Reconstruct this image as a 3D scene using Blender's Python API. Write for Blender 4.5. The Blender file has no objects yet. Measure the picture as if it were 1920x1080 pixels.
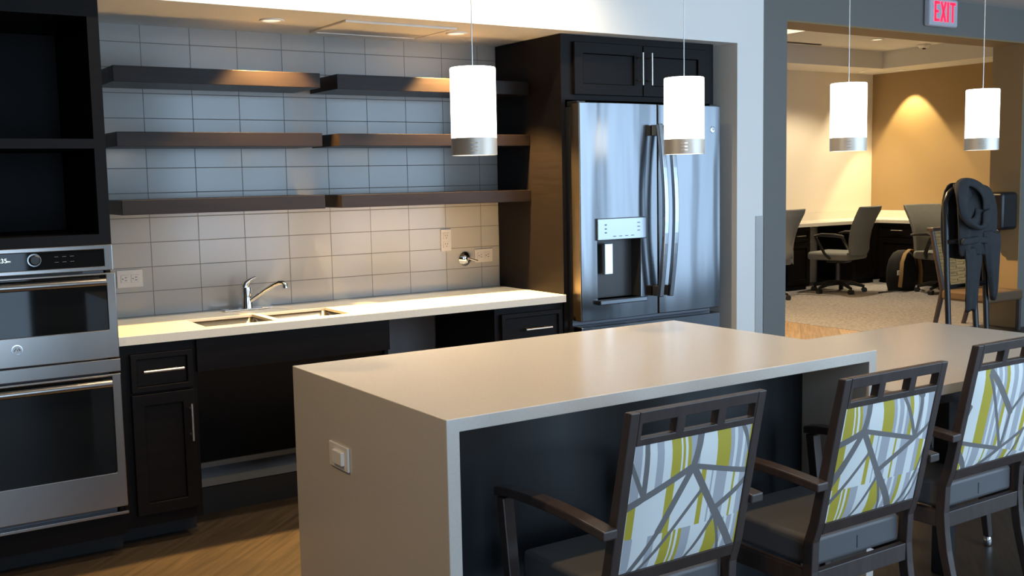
import bpy, bmesh, math, random
from mathutils import Vector, Matrix
random.seed(7)
C = bpy.context.scene.collection
scene = bpy.context.scene
H = 0.81            # authoring heights are relative to the kitchen worktop; the floor lies H below it
FL = -H
R = math.radians

# ------------------------------------------------------------------ camera
def cam_axes(p, r, yaw):
    cy, sy = math.cos(yaw), math.sin(yaw)
    fwd = Vector((sy*math.cos(p), cy*math.cos(p), -math.sin(p)))
    r0 = Vector((cy, -sy, 0)); u0 = r0.cross(fwd)
    right = math.cos(r)*r0 + math.sin(r)*u0
    up = -math.sin(r)*r0 + math.cos(r)*u0
    return right, up, fwd
cd = bpy.data.cameras.new('camera')
cam = bpy.data.objects.new('camera', cd); C.objects.link(cam)
_r, _u, _f = cam_axes(R(5.9029), R(-1.111), R(33.525))
m = Matrix((( _r.x, _u.x, -_f.x), (_r.y, _u.y, -_f.y), (_r.z, _u.z, -_f.z))).to_4x4()
m.translation = Vector((-1.0182, -4.6189, 0.5552+H))
cam.matrix_world = m
cd.sensor_width = 36; cd.lens = 1998.78*36/1920; cd.clip_start = 0.05
scene.camera = cam

# ------------------------------------------------------------------ world, exposure, daylight
scene.view_settings.view_transform = 'Standard'
scene.view_settings.look = 'None'
scene.view_settings.exposure = 0.0
scene.view_settings.gamma = 1.0
scene.view_settings.use_curve_mapping = False
w = bpy.data.worlds.new('sky'); scene.world = w; w.use_nodes = True
w.node_tree.nodes['Background'].inputs[0].default_value = (0.42, 0.62, 1.0, 1)
w.node_tree.nodes['Background'].inputs[1].default_value = 1.6

def area(name, loc, size, power, color, target):
    l = bpy.data.lights.new(name, 'AREA'); l.shape = 'RECTANGLE'
    l.size, l.size_y = size; l.energy = power; l.color = color
    o = bpy.data.objects.new(name, l); C.objects.link(o)
    o.location = (loc[0], loc[1], loc[2]+H)
    d = Vector(target) - Vector(loc)
    o.rotation_euler = d.to_track_quat('-Z', 'Y').to_euler()
    return o
DAY = (0.58, 0.80, 1.0)
WARM = (1.0, 0.68, 0.32)
WARMW = (1.0, 0.82, 0.56)
WIN = [(-0.9, 0.40), (1.75, 3.0), (3.3, 4.75), (5.05, 7.15), (7.45, 9.55)]     # window openings (x range) in the wall behind the camera
WINP = [28, 48, 52, 60, 56]
YF = -5.2           # the window wall
for (a, b), pw in zip(WIN, WINP):
    area('daylight', ((a+b)/2, YF-0.12, 0.5), (b-a, 2.36), pw, DAY, ((a+b)/2, 0, 0.3))

# ------------------------------------------------------------------ materials
MATS = {}
def P(name, col, rough=0.5, metal=0.0, noise=None, bump=None, spec=None, coat=None, aniso=None):
    if name in MATS: return MATS[name]
    m = bpy.data.materials.new(name); m.use_nodes = True
    nt = m.node_tree; b = nt.nodes['Principled BSDF']
    b.inputs['Base Color'].default_value = (*col, 1)
    b.inputs['Roughness'].default_value = rough
    b.inputs['Metallic'].default_value = metal
    if spec is not None: b.inputs['Specular IOR Level'].default_value = spec
    if coat: b.inputs['Coat Weight'].default_value = coat; b.inputs['Coat Roughness'].default_value = 0.15
    if aniso: b.inputs['Anisotropic'].default_value = aniso
    tc = nt.nodes.new('ShaderNodeTexCoord')
    if noise:      # (scale vector, strength)
        mp = nt.nodes.new('ShaderNodeMapping'); mp.inputs['Scale'].default_value = noise[0]
        nx = nt.nodes.new('ShaderNodeTexNoise'); nx.inputs['Scale'].default_value = 1; nx.inputs['Detail'].default_value = 5
        nt.links.new(tc.outputs['Object'], mp.inputs[0]); nt.links.new(mp.outputs[0], nx.inputs['Vector'])
        mx = nt.nodes.new('ShaderNodeMix'); mx.data_type = 'RGBA'
        s = noise[1]
        mx.inputs[6].default_value = (*[c*(1-s) for c in col], 1)
        mx.inputs[7].default_value = (*[min(1, c*(1+s)) for c in col], 1)
        nt.links.new(nx.outputs['Fac'], mx.inputs[0]); nt.links.new(mx.outputs[2], b.inputs['Base Color'])
    if bump:       # (scale vector, strength, distance)
        mp = nt.nodes.new('ShaderNodeMapping'); mp.inputs['Scale'].default_value = bump[0]
        nx = nt.nodes.new('ShaderNodeTexNoise'); nx.inputs['Scale'].default_value = 1; nx.inputs['Detail'].default_value = 2
        nt.links.new(tc.outputs['Object'], mp.inputs[0]); nt.links.new(mp.outputs[0], nx.inputs['Vector'])
        bp = nt.nodes.new('ShaderNodeBump'); bp.inputs['Strength'].default_value = bump[1]; bp.inputs['Distance'].default_value = bump[2]
        nt.links.new(nx.outputs['Fac'], bp.inputs['Height']); nt.links.new(bp.outputs[0], b.inputs['Normal'])
    MATS[name] = m
    return m
def EM(name, col, s):
    m = bpy.data.materials.new(name); m.use_nodes = True
    b = m.node_tree.nodes['Principled BSDF']
    b.inputs['Base Color'].default_value = (*[min(c, .8) for c in col], 1)
    b.inputs['Emission Color'].default_value = (*col, 1); b.inputs['Emission Strength'].default_value = s
    MATS[name] = m; return m

white_paint = P('white_paint', (0.78, 0.77, 0.74), 0.6, bump=((60, 60, 60), 0.05, 0.002))
cream_paint = P('cream_paint', (0.74, 0.68, 0.58), 0.6)
grey_paint = P('grey_paint', (0.205, 0.195, 0.175), 0.55, bump=((60, 60, 60), 0.05, 0.002))
ochre_paint = P('ochre_paint', (0.33, 0.22, 0.10), 0.6, bump=((60, 60, 60), 0.05, 0.002))
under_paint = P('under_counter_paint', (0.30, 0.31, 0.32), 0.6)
espresso = P('espresso_wood', (0.006, 0.0045, 0.0042), 0.45, noise=((6, 6, 60), 0.45), spec=0.13)
espresso_x = P('espresso_wood_shelf', (0.013, 0.009, 0.008), 0.36, noise=((3, 40, 40), 0.55), spec=0.2)
blackish = P('dark_interior', (0.008, 0.008, 0.009), 0.6)
blue_sheen_panel = P('dark_island_panel', (0.016, 0.018, 0.021), 0.34, noise=((30, 6, 6), 0.3), spec=0.5)  # dark espresso, with the blue it reflects mixed into the base colour
quartz = P('beige_quartz', (0.63, 0.575, 0.51), 0.22, noise=((180, 180, 180), 0.09))
quartz_ct = P('cream_quartz', (0.72, 0.67, 0.58), 0.25, noise=((180, 180, 180), 0.09))
steel = P('brushed_steel', (0.37, 0.345, 0.32), 0.22, 1.0, noise=((300, 8, 3), 0.05), bump=((5, 5, .8), 0.05, 0.02))
steel_fr = P('fridge_steel', (0.175, 0.185, 0.198), 0.16, 1.0, bump=((6, 6, .75), 0.10, 0.05))
steel_sink = P('sink_steel', (0.25, 0.245, 0.24), 0.22, 1.0)
chrome = P('chrome', (0.80, 0.80, 0.80), 0.07, 1.0)
nickel = P('satin_nickel', (0.66, 0.64, 0.60), 0.30, 1.0)
band_nickel = P('brushed_band', (0.62, 0.56, 0.48), 0.5, 0.9)
bronze = P('door_edge_metal', (0.30, 0.24, 0.17), 0.32, 1.0)
dark_metal = P('dark_metal', (0.09, 0.09, 0.10), 0.35, 0.8)
black_glass = P('black_glass', (0.006, 0.007, 0.008), 0.04, spec=0.35)
black_plastic = P('black_plastic', (0.012, 0.012, 0.013), 0.32)
grey_plastic = P('grey_plastic', (0.16, 0.16, 0.165), 0.4)
white_plastic = P('white_plastic', (0.84, 0.81, 0.76), 0.35)
almond_plastic = P('almond_plastic', (0.48, 0.46, 0.43), 0.35)
slot_dark = P('slot_dark', (0.05, 0.045, 0.04), 0.6)
chair_wood = P('chair_wood', (0.048, 0.032, 0.027), 0.38, noise=((40, 40, 8), 0.5))
vinyl = P('charcoal_vinyl', (0.095, 0.093, 0.096), 0.45, bump=((220, 220, 220), 0.12, 0.001))
office_fabric = P('grey_office_fabric', (0.22, 0.225, 0.205), 0.9, noise=((120, 120, 120), 0.3))
wicker = P('woven_seagrass', (0.46, 0.29, 0.11), 0.75, noise=((10, 10, 55), 0.55))
jacket_m = P('slate_cloth', (0.042, 0.043, 0.046), 0.9, noise=((20, 20, 20), 0.3))
black_cloth = P('black_cloth', (0.010, 0.010, 0.010), 0.85)
tan_strap = P('tan_strap', (0.30, 0.18, 0.07), 0.7)
ceil_white = P('ceiling_white', (0.72, 0.70, 0.66), 0.7)
shade_glow = EM('lit_lamp_shade', (1.0, 0.93, 0.80), 5.0)
lens_glow = EM('lit_lens', (1.0, 0.82, 0.58), 1.2)
red_lit = EM('red_lit_letter', (1.0, 0.015, 0.06), 1.6)
clock_lit = EM('lit_clock', (0.75, 1.0, 0.95), 1.5)
sign_face = P('exit_sign_face', (0.62, 0.64, 0.70), 0.35)

def tile_mat():
    m = bpy.data.materials.new('white_wall_tile'); m.use_nodes = True; nt = m.node_tree; b = nt.nodes['Principled BSDF']
    tc = nt.nodes.new('ShaderNodeTexCoord'); sp = nt.nodes.new('ShaderNodeSeparateXYZ'); cb = nt.nodes.new('ShaderNodeCombineXYZ')
    nt.links.new(tc.outputs['Object'], sp.inputs[0]); nt.links.new(sp.outputs[0], cb.inputs[0]); nt.links.new(sp.outputs[2], cb.inputs[1])
    br = nt.nodes.new('ShaderNodeTexBrick'); br.offset = 0; br.squash = 1
    br.inputs['Scale'].default_value = 1; br.inputs['Brick Width'].default_value = 0.2065; br.inputs['Row Height'].default_value = 0.1041
    br.inputs['Mortar Size'].default_value = 0.0016; br.inputs['Mortar Smooth'].default_value = 0.1; br.inputs['Bias'].default_value = 0
    br.inputs['Color1'].default_value = (0.33, 0.325, 0.31, 1); br.inputs['Color2'].default_value = (0.35, 0.345, 0.33, 1)
    br.inputs['Mortar'].default_value = (0.13, 0.12, 0.11, 1)
    nt.links.new(cb.outputs[0], br.inputs['Vector']); nt.links.new(br.outputs['Color'], b.inputs['Base Color'])
    mr = nt.nodes.new('ShaderNodeMapRange'); mr.inputs[3].default_value = 0.16; mr.inputs[4].default_value = 0.8
    nt.links.new(br.outputs['Fac'], mr.inputs[0]); nt.links.new(mr.outputs[0], b.inputs['Roughness'])
    bp = nt.nodes.new('ShaderNodeBump'); bp.invert = True; bp.inputs['Strength'].default_value = 0.4; bp.inputs['Distance'].default_value = 0.002
    nt.links.new(br.outputs['Fac'], bp.inputs['Height']); nt.links.new(bp.outputs[0], b.inputs['Normal'])
    return m
def floor_mat(name='wood_plank_floor', k=1.0):
    m = bpy.data.materials.new(name); m.use_nodes = True; nt = m.node_tree; b = nt.nodes['Principled BSDF']
    tc = nt.nodes.new('ShaderNodeTexCoord')
    rot = nt.nodes.new('ShaderNodeMapping'); rot.inputs['Rotation'].default_value = (0, 0, R(-42)); nt.links.new(tc.outputs['Object'], rot.inputs[0])
    br = nt.nodes.new('ShaderNodeTexBrick'); br.offset = 0.37
    br.inputs['Scale'].default_value = 1; br.inputs['Brick Width'].default_value = 1.2; br.inputs['Row Height'].default_value = 0.16
    br.inputs['Mortar Size'].default_value = 0.0015
    br.inputs['Color1'].default_value = (0.075*k, 0.052*k, 0.033*k, 1); br.inputs['Color2'].default_value = (0.10*k, 0.070*k, 0.044*k, 1)
    br.inputs['Mortar'].default_value = (0.05, 0.035, 0.025, 1)
    nt.links.new(rot.outputs[0], br.inputs['Vector'])
    mp = nt.nodes.new('ShaderNodeMapping'); mp.inputs['Scale'].default_value = (3.0, 55, 1); nt.links.new(rot.outputs[0], mp.inputs[0])
    nx = nt.nodes.new('ShaderNodeTexNoise'); nx.inputs['Scale'].default_value = 1; nx.inputs['Detail'].default_value = 6; nx.inputs['Distortion'].default_value = 0.6
    nt.links.new(mp.outputs[0], nx.inputs['Vector'])
    mx = nt.nodes.new('ShaderNodeMix'); mx.data_type = 'RGBA'; mx.blend_type = 'MULTIPLY'; mx.inputs[0].default_value = 0.75
    rp = nt.nodes.new('ShaderNodeValToRGB'); rp.color_ramp.elements[0].position = 0.3; rp.color_ramp.elements[0].color = (0.45, 0.45, 0.45, 1)
    rp.color_ramp.elements[1].position = 0.72; rp.color_ramp.elements[1].color = (1.35, 1.3, 1.2, 1)
    nt.links.new(nx.outputs['Fac'], rp.inputs[0]); nt.links.new(br.outputs['Color'], mx.inputs[6]); nt.links.new(rp.outputs[0], mx.inputs[7])
    nt.links.new(mx.outputs[2], b.inputs['Base Color']); b.inputs['Roughness'].default_value = 0.42
    return m
def carpet_mat():
    m = bpy.data.materials.new('grey_carpet'); m.use_nodes = True; nt = m.node_tree; b = nt.nodes['Principled BSDF']
    tc = nt.nodes.new('ShaderNodeTexCoord')
    nx = nt.nodes.new('ShaderNodeTexNoise'); nx.inputs['Scale'].default_value = 40; nx.inputs['Detail'].default_value = 8
    nt.links.new(tc.outputs['Object'], nx.inputs['Vector'])
    rp = nt.nodes.new('ShaderNodeValToRGB'); rp.color_ramp.elements[0].position = 0.35; rp.color_ramp.elements[0].color = (0.17, 0.16, 0.165, 1)
    rp.color_ramp.elements[1].position = 0.65; rp.color_ramp.elements[1].color = (0.29, 0.275, 0.28, 1)
    nt.links.new(nx.outputs['Fac'], rp.inputs[0]); nt.links.new(rp.outputs[0], b.inputs['Base Color']); b.inputs['Roughness'].default_value = 0.95
    return m
def fabric_mat(name, du, dv):
    """printed upholstery: vertical stripes crossed by a net of grey lines, each chair cut from another place of the bolt"""
    m = bpy.data.materials.new(name); m.use_nodes = True; nt = m.node_tree; b = nt.nodes['Principled BSDF']; L = nt.links.new
    def math_(op, a, c=None, clamp=False):
        n = nt.nodes.new('ShaderNodeMath'); n.operation = op; n.use_clamp = clamp
        for i, v in enumerate((a, c)):
            if v is None: continue
            if isinstance(v, (int, float)): n.inputs[i].default_value = v
            else: L(v, n.inputs[i])
        return n.outputs[0]
    tc = nt.nodes.new('ShaderNodeTexCoord'); sp = nt.nodes.new('ShaderNodeSeparateXYZ'); L(tc.outputs['Object'], sp.inputs[0])
    u = math_('ADD', math_('MULTIPLY', math_('ADD', sp.outputs[0], 0.187), 1/0.374), du)
    v = math_('ADD', math_('MULTIPLY', math_('ADD', sp.outputs[2], -0.438), 1/0.315), dv)
    cb = nt.nodes.new('ShaderNodeCombineXYZ'); L(u, cb.inputs[0]); L(v, cb.inputs[1]); p = cb.outputs[0]
    def vm(op, a, c=None, scale=None):
        n = nt.nodes.new('ShaderNodeVectorMath'); n.operation = op
        for i, x in enumerate((a, c)):
            if x is None: continue
            if isinstance(x, tuple): n.inputs[i].default_value = x
            else: L(x, n.inputs[i])
        if scale is not None: L(scale, n.inputs['Scale'])
        return n
    W, Y, G = (0.76, 0.76, 0.72), (0.47, 0.38, 0.035), (0.42, 0.42, 0.44)
    def ramp(stops):
        r = nt.nodes.new('ShaderNodeValToRGB'); r.color_ramp.interpolation = 'CONSTANT'; e = r.color_ramp.elements
        for i, (pos, c) in enumerate(stops):
            t = (pos+0.1)/1.8
            el = e[i] if i < 2 else e.new(t)
            el.position = t; el.color = (*c, 1)
        L(math_('MULTIPLY', math_('ADD', u, 0.1), 1/1.8), r.inputs[0]); return r.outputs[0]
    r1 = ramp([(-.1, W), (0, G), (.06, W), (.17, G), (.23, W), (.29, Y), (.37, W), (.385, Y), (.40, W), (.425, Y), (.45, G), (.53, W), (.68, Y), (.80, G), (.83, W),
               (.86, G), (.91, W), (.94, G), (.98, Y), (1.02, W), (1.08, G), (1.14, W), (1.20, G), (1.28, W), (1.32, Y), (1.38, W), (1.45, G), (1.52, W)])
    r2 = ramp([(-.1, W), (0, Y), (.05, W), (.12, W), (.27, Y), (.33, W), (.56, Y), (.60, W), (.65, G), (.665, W), (.69, G), (.79, W), (.85, Y), (.875, W), (.92, G),
               (1.03, W), (1.11, G), (1.17, Y), (1.24, W), (1.33, G), (1.42, W)])
    la = math_('ADD', math_('MULTIPLY', math_('SUBTRACT', u, .482), -.283), .777); lb = math_('ADD', math_('MULTIPLY', math_('SUBTRACT', u, .482), .474), .777)
    band = math_('MULTIPLY', math_('GREATER_THAN', v, 0.28), math_('LESS_THAN', v, math_('MINIMUM', la, lb)))
    mx = nt.nodes.new('ShaderNodeMix'); mx.data_type = 'RGBA'; L(band, mx.inputs[0]); L(r1, mx.inputs[6]); L(r2, mx.inputs[7])
    big, sm = 0.027, 0.015
    S = [((.57, 1.12), (.482, .777), big), ((.482, .777), (.1, .596), big), ((.1, .596), (-.1, .47), big), ((.482, .777), (1.09, .605), .021),
         ((.482, .777), (.254, .302), big), ((.254, .302), (.06, -.03), .02), ((.482, .777), (.715, .376), big), ((.715, .376), (.98, -.03), .031),
         ((.574, .553), (.13, -.03), sm), ((.715, .376), (1.09, .605), .025), ((.73, .33), (.53, -.03), sm), ((.73, .33), (.85, -.03), .012),
         ((.099, 1.1), (.1, .596), .019), ((-.03, .93), (.1, .596), sm), ((1.09, .605), (.744, 1.42), .018), ((.773, 1.45), (1.127, .99), .033),
         ((1.127, .99), (1.09, .605), .02), ((1.127, .99), (1.45, 1.37), .02), ((1.09, .605), (1.4, .76), .021), ((1.249, .354), (1.06, -.03), .018), ((1.269, .222), (1.15, -.03), sm),
         ((1.4, .76), (1.249, .354), .018)]
    d = None
    for (a, c, wd) in S:
        av = (a[0], a[1], 0); ba = (c[0]-a[0], c[1]-a[1], 0); bb = ba[0]**2+ba[1]**2
        pa = vm('SUBTRACT', p, av).outputs[0]
        h = math_('MULTIPLY', vm('DOT_PRODUCT', pa, ba).outputs['Value'], 1/bb, True)
        sc = vm('SCALE', ba, None, h).outputs[0]
        ln = vm('LENGTH', vm('SUBTRACT', pa, sc).outputs[0]).outputs['Value']
        t = math_('SUBTRACT', ln, wd)
        d = t if d is None else math_('MINIMUM', d, t)
    line = math_('LESS_THAN', d, 0.0)
    mx2 = nt.nodes.new('ShaderNodeMix'); mx2.data_type = 'RGBA'; L(line, mx2.inputs[0]); L(mx.outputs[2], mx2.inputs[6]); mx2.inputs[7].default_value = (0.17, 0.16, 0.155, 1)
    L(mx2.outputs[2], b.inputs['Base Color']); b.inputs['Roughness'].default_value = 0.75
    return m

# ------------------------------------------------------------------ mesh helpers
class MB:
    def __init__(s): s.v, s.f = [], []
    def add(s, vs, fs):
        n = len(s.v); s.v += [tuple(q) for q in vs]; s.f += [tuple(i+n for i in f) for f in fs]; return s
    def box(s, x0, x1, y0, y1, z0, z1):
        x0, x1 = sorted((x0, x1)); y0, y1 = sorted((y0, y1)); z0, z1 = sorted((z0, z1))
        return s.add([(x0,y0,z0),(x1,y0,z0),(x1,y1,z0),(x0,y1,z0),(x0,y0,z1),(x1,y0,z1),(x1,y1,z1),(x0,y1,z1)],
                     [(0,3,2,1),(4,5,6,7),(0,1,5,4),(1,2,6,5),(2,3,7,6),(3,0,4,7)])
    def hexa(s, p):      # eight corners, order as box
        return s.add(p, [(0,3,2,1),(4,5,6,7),(0,1,5,4),(1,2,6,5),(2,3,7,6),(3,0,4,7)])
    def plate(s, us, vs, w0, w1, holes, f):
        """slab over the u,v rectangle with rectangular holes; f maps (u,v,w) to a point, w0 is the front"""
        U = sorted({round(x, 5) for x in list(us)+[h[i] for h in holes for i in (0, 1)]}); V = sorted({round(x, 5) for x in list(vs)+[h[i] for h in holes for i in (2, 3)]})
        solid = lambda i, j: 0 <= i < len(U)-1 and 0 <= j < len(V)-1 and not any(h[0]-1e-5 <= (U[i]+U[i+1])/2 <= h[1]+1e-5 and h[2]-1e-5 <= (V[j]+V[j+1])/2 <= h[3]+1e-5 for h in holes)
        idx = {}; vv = []; ff = []
        def k(i, j, t):
            if (i, j, t) not in idx: idx[(i, j, t)] = len(vv); vv.append(f(U[i], V[j], w1 if t else w0))
            return idx[(i, j, t)]
        for i in range(len(U)-1):
            for j in range(len(V)-1):
                if not solid(i, j): continue
                ff.append((k(i,j,0), k(i+1,j,0), k(i+1,j+1,0), k(i,j+1,0))); ff.append((k(i,j,1), k(i,j+1,1), k(i+1,j+1,1), k(i+1,j,1)))
                for (di, dj, a, c) in ((-1,0,(i,j+1),(i,j)), (1,0,(i+1,j),(i+1,j+1)), (0,-1,(i,j),(i+1,j)), (0,1,(i+1,j+1),(i,j+1))):
                    if not solid(i+di, j+dj): ff.append((k(*a,0), k(*a,1), k(*c,1), k(*c,0)))
        return s.add(vv, ff)
    def prism(s, poly, f, w0, w1):   # polygon (u,v) extruded from w0 to w1
        n = len(poly); vv = [f(a, c, w0) for a, c in poly]+[f(a, c, w1) for a, c in poly]
        return s.add(vv, [tuple(range(n)), tuple(range(2*n-1, n-1, -1))]+[(i, i+n, (i+1) % n+n, (i+1) % n) for i in range(n)])
    def tube(s, pts, r, n=12, flat=1.0, cap=True):
        pts = [Vector(p) for p in pts]; rr = r if isinstance(r, (list, tuple)) else [r]*len(pts)
        vv, ff = [], []; prev = None
        for i, p in enumerate(pts):
            t = ((pts[min(i+1, len(pts)-1)]-pts[max(i-1, 0)])).normalized()
            if prev is None:
                a = Vector((0, 0, 1)) if abs(t.z) < 0.9 else Vector((1, 0, 0))
                n1 = t.cross(a).normalized()
            else: n1 = (prev - t*prev.dot(t)).normalized()
            prev = n1; n2 = t.cross(n1)
            for k in range(n):
                q = 2*math.pi*k/n; vv.append(p+rr[i]*(math.cos(q)*n1+flat*math.sin(q)*n2))
        for i in range(len(pts)-1):
            for k in range(n): ff.append((i*n+k, i*n+(k+1) % n, (i+1)*n+(k+1) % n, (i+1)*n+k))
        if cap: ff += [tuple(range(n-1, -1, -1)), tuple(range((len(pts)-1)*n, len(pts)*n))]
        return s.add(vv, ff)
    def lathe(s, prof, c, axis='z', n=28, ring=False):
        """profile of (radius, height) pairs turned about an axis through c"""
        vv, ff = [], []
        for r, h in prof:
            for k in range(n):
                q = 2*math.pi*k/n; a, e = r*math.cos(q), r*math.sin(q)
                vv.append((c[0]+a, c[1]+e, c[2]+h) if axis == 'z' else (c[0]+a, c[1]-h, c[2]+e) if axis == 'y' else (c[0]-h, c[1]+a, c[2]+e))
        m_ = len(prof)
        for i in range(m_-1):
            for k in range(n): ff.append((i*n+k, i*n+(k+1) % n, (i+1)*n+(k+1) % n, (i+1)*n+k))
        if ring: ff += [((m_-1)*n+k, (m_-1)*n+(k+1) % n, (k+1) % n, k) for k in range(n)] if prof[0] != prof[-1] else []
        if not ring and prof[0][0] > 1e-6: ff.append(tuple(range(n-1, -1, -1)))
        if not ring and prof[-1][0] > 1e-6: ff.append(tuple(range((m_-1)*n, m_*n)))
        return s.add(vv, ff)
    def grid(s, rows):     # rows of points
        n = len(rows[0]); vv = [p for r in rows for p in r]
        return s.add(vv, [(i*n+j, i*n+j+1, (i+1)*n+j+1, (i+1)*n+j) for i in range(len(rows)-1) for j in range(n-1)])
    def loft(s, rings):    # closed rings, capped
        n = len(rings[0]); vv = [p for r in rings for p in r]
        ff = [(i*n+k, i*n+(k+1) % n, (i+1)*n+(k+1) % n, (i+1)*n+k) for i in range(len(rings)-1) for k in range(n)]
        ff += [tuple(range(n-1, -1, -1)), tuple(range((len(rings)-1)*n, len(rings)*n))]
        return s.add(vv, ff)

ORG = {}
def finish(o, smooth, bevel, sub, seg=2):
    if smooth:
        for p in o.data.polygons: p.use_smooth = True
    if bevel:
        b = o.modifiers.new('bevel', 'BEVEL'); b.width = bevel; b.segments = seg; b.limit_method = 'ANGLE'; b.angle_limit = R(35)
        b.use_clamp_overlap = True
    if sub:
        b = o.modifiers.new('sub', 'SUBSURF'); b.levels = sub; b.render_levels = sub
def tag(o, label, cat, group=None):
    o['label'] = label; o['category'] = cat
    if group: o['group'] = group
    return o
def build(name, mb, mat, parent=None, at=None, smooth=False, bevel=0, sub=0, seg=2):
    """ONE mesh object from scene-space geometry; parented parts keep their thing's origin"""
    og = ORG[parent.name] if parent else Vector(at if at else (0, 0, 0))
    me = bpy.data.meshes.new(name)
    me.from_pydata([(v[0]-og[0], v[1]-og[1], v[2]-og[2]) for v in mb.v], [], mb.f)
    bm = bmesh.new(); bm.from_mesh(me); bmesh.ops.recalc_face_normals(bm, faces=bm.faces); bm.to_mesh(me); bm.free()
    me.materials.append(mat)
    o = bpy.data.objects.new(name, me); C.objects.link(o); ORG[o.name] = og
    if parent: o.parent = parent
    else: o.location = (og[0], og[1], og[2]+H)
    finish(o, smooth, bevel, sub, seg)
    if smooth and not sub:
        try: me.set_sharp_from_angle(angle=R(38))
        except Exception: pass
    return o
def thing(name, loc, label, cat, group=None):
    o = bpy.data.objects.new(name, None); C.objects.link(o); o.empty_display_size = 0.05
    o.location = (loc[0], loc[1], loc[2]+H); ORG[o.name] = Vector(loc)
    return tag(o, label, cat, group)
def dup(root, loc, rz=None, label=None):
    def cp(o, par):
        c = o.copy(); C.objects.link(c); ORG[c.name] = ORG[o.name]
        if par: c.parent = par
        for ch in list(o.children): cp(ch, c)
        return c
    c = cp(root, None); c.location = (loc[0], loc[1], loc[2]+H)
    if rz is not None: c.rotation_euler = (0, 0, rz)
    if label: c['label'] = label
    return c
def struct(name, mb, mat, at=None, bevel=0):
    o = build(name, mb, mat, at=at, bevel=bevel); o['kind'] = 'structure'; return o
def spot(parent, loc, power, angle, color, blend=0.35, size=0.03, target=None):
    l = bpy.data.lights.new('lamp', 'SPOT'); l.energy = power; l.spot_size = R(angle); l.spot_blend = blend; l.color = color; l.shadow_soft_size = size
    o = bpy.data.objects.new('lamp', l); C.objects.link(o)
    og = ORG[parent.name]; o.parent = parent; o.location = (loc[0]-og[0], loc[1]-og[1], loc[2]-og[2])
    if target: o.rotation_euler = (Vector(target)-Vector(loc)).to_track_quat('-Z', 'Y').to_euler()
    return o
XZ = lambda u, v, w_: (u, w_, v)          # plate standing in the x-z plane, w = y
XY = lambda u, v, w_: (u, v, w_)
YZ = lambda u, v, w_: (w_, u, v)
B = MB

# ================================================================== THE SETTING
X0, X1, ZC = -3.5, 12.0, 1.86      # main room: left wall, right wall, window wall, ceiling
struct('floor', B().box(X0, X1, YF, 4.45, FL-0.05, FL), floor_mat('wood_plank_floor', .5), at=(0, 0, FL))
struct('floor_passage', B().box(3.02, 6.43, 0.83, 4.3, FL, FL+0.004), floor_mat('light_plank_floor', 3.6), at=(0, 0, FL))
struct('floor_carpet', B().box(6.43, 10.47, 0.83, 4.3, FL, FL+0.006), carpet_mat(), at=(0, 0, FL))
struct('ceiling', B().box(X0, X1, YF, 0.83, ZC, ZC+0.08), ceil_white)
ZS = 1.217
struct('wall_back', B().box(X0, 3.02, 0.012, 0.12, FL, ZS), under_paint)
struct('wall_tile', B().box(-0.11, 1.966, 0, 0.012, 0, ZS), tile_mat())
struct('wall_soffit', B().box(X0, 3.02, -0.65, 0.12, ZS, ZC), white_paint)
struct('wall_pillar', B().box(3.02, 3.21, -0.65, 0.55, FL, ZC), white_paint)
YG = 0.55
struct('wall_right', B().box(3.02, 4.72, YG, 0.83, FL, ZC).box(7.6, X1, YG, 0.83, FL, ZC).box(4.72, 7.6, YG, 0.83, 1.6, ZC), grey_paint)
struct('trim_1', B().box(7.588, 7.6, YG, 0.83, FL, 1.588), ochre_paint)
struct('trim_2', B().box(4.72, 7.6, YG, 0.83, 1.588, 1.6), ochre_paint)
g = struct('trim_3', B().box(3.155, 3.214, -0.654, -0.6506, FL, 0.33).box(3.2104, 3.214, -0.654, -0.59, FL, 0.33), P('corner_guard', (0.42, 0.42, 0.41), 0.45))
# office beyond the opening
struct('wall_office_back', B().box(3.02, 10.6, 4.3, 4.42, FL, 2.0), cream_paint)
struct('wall_office_right', B().box(10.47, 10.6, 0.83, 4.3, FL, 2.0), ochre_paint)
struct('wall_office_left', B().box(3.02, 3.14, 0.83, 4.3, FL, 2.0), cream_paint)
struct('ceiling_office', B().box(3.02, 10.6, 0.83, 4.42, 1.975, 2.05).box(3.14, 10.47, 3.72, 4.3, 1.77, 1.975).box(9.9, 10.47, 0.83, 3.72, 1.77, 1.975).box(3.14, 9.9, 0.83, 0.85, 1.77, 1.975), ceil_white)
# walls the photograph does not show: left, far right, and the window wall behind the camera
struct('wall_left', B().box(X0-0.1, X0, YF, 0.12, FL, ZC), ochre_paint)
struct('wall_far_right', B().box(X1, X1+0.1, YF, 0.83, FL, ZC), white_paint)
wl = [(a, b, -0.68, 1.68) for a, b in WIN]
struct('wall_front', B().plate((X0, X1), (FL, ZC), YF, YF-0.1, wl, XZ), grey_paint)
for i, (a, b) in enumerate(WIN):
    mid = (a+b)/2
    struct('window_%d' % (i+1), B().plate((a, b), (-0.68, 1.68), YF-0.02, YF-0.08, [(a+.05, mid-.025, -.63, 1.63), (mid+.025, b-.05, -.63, 1.63)], XZ), dark_metal)

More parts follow.
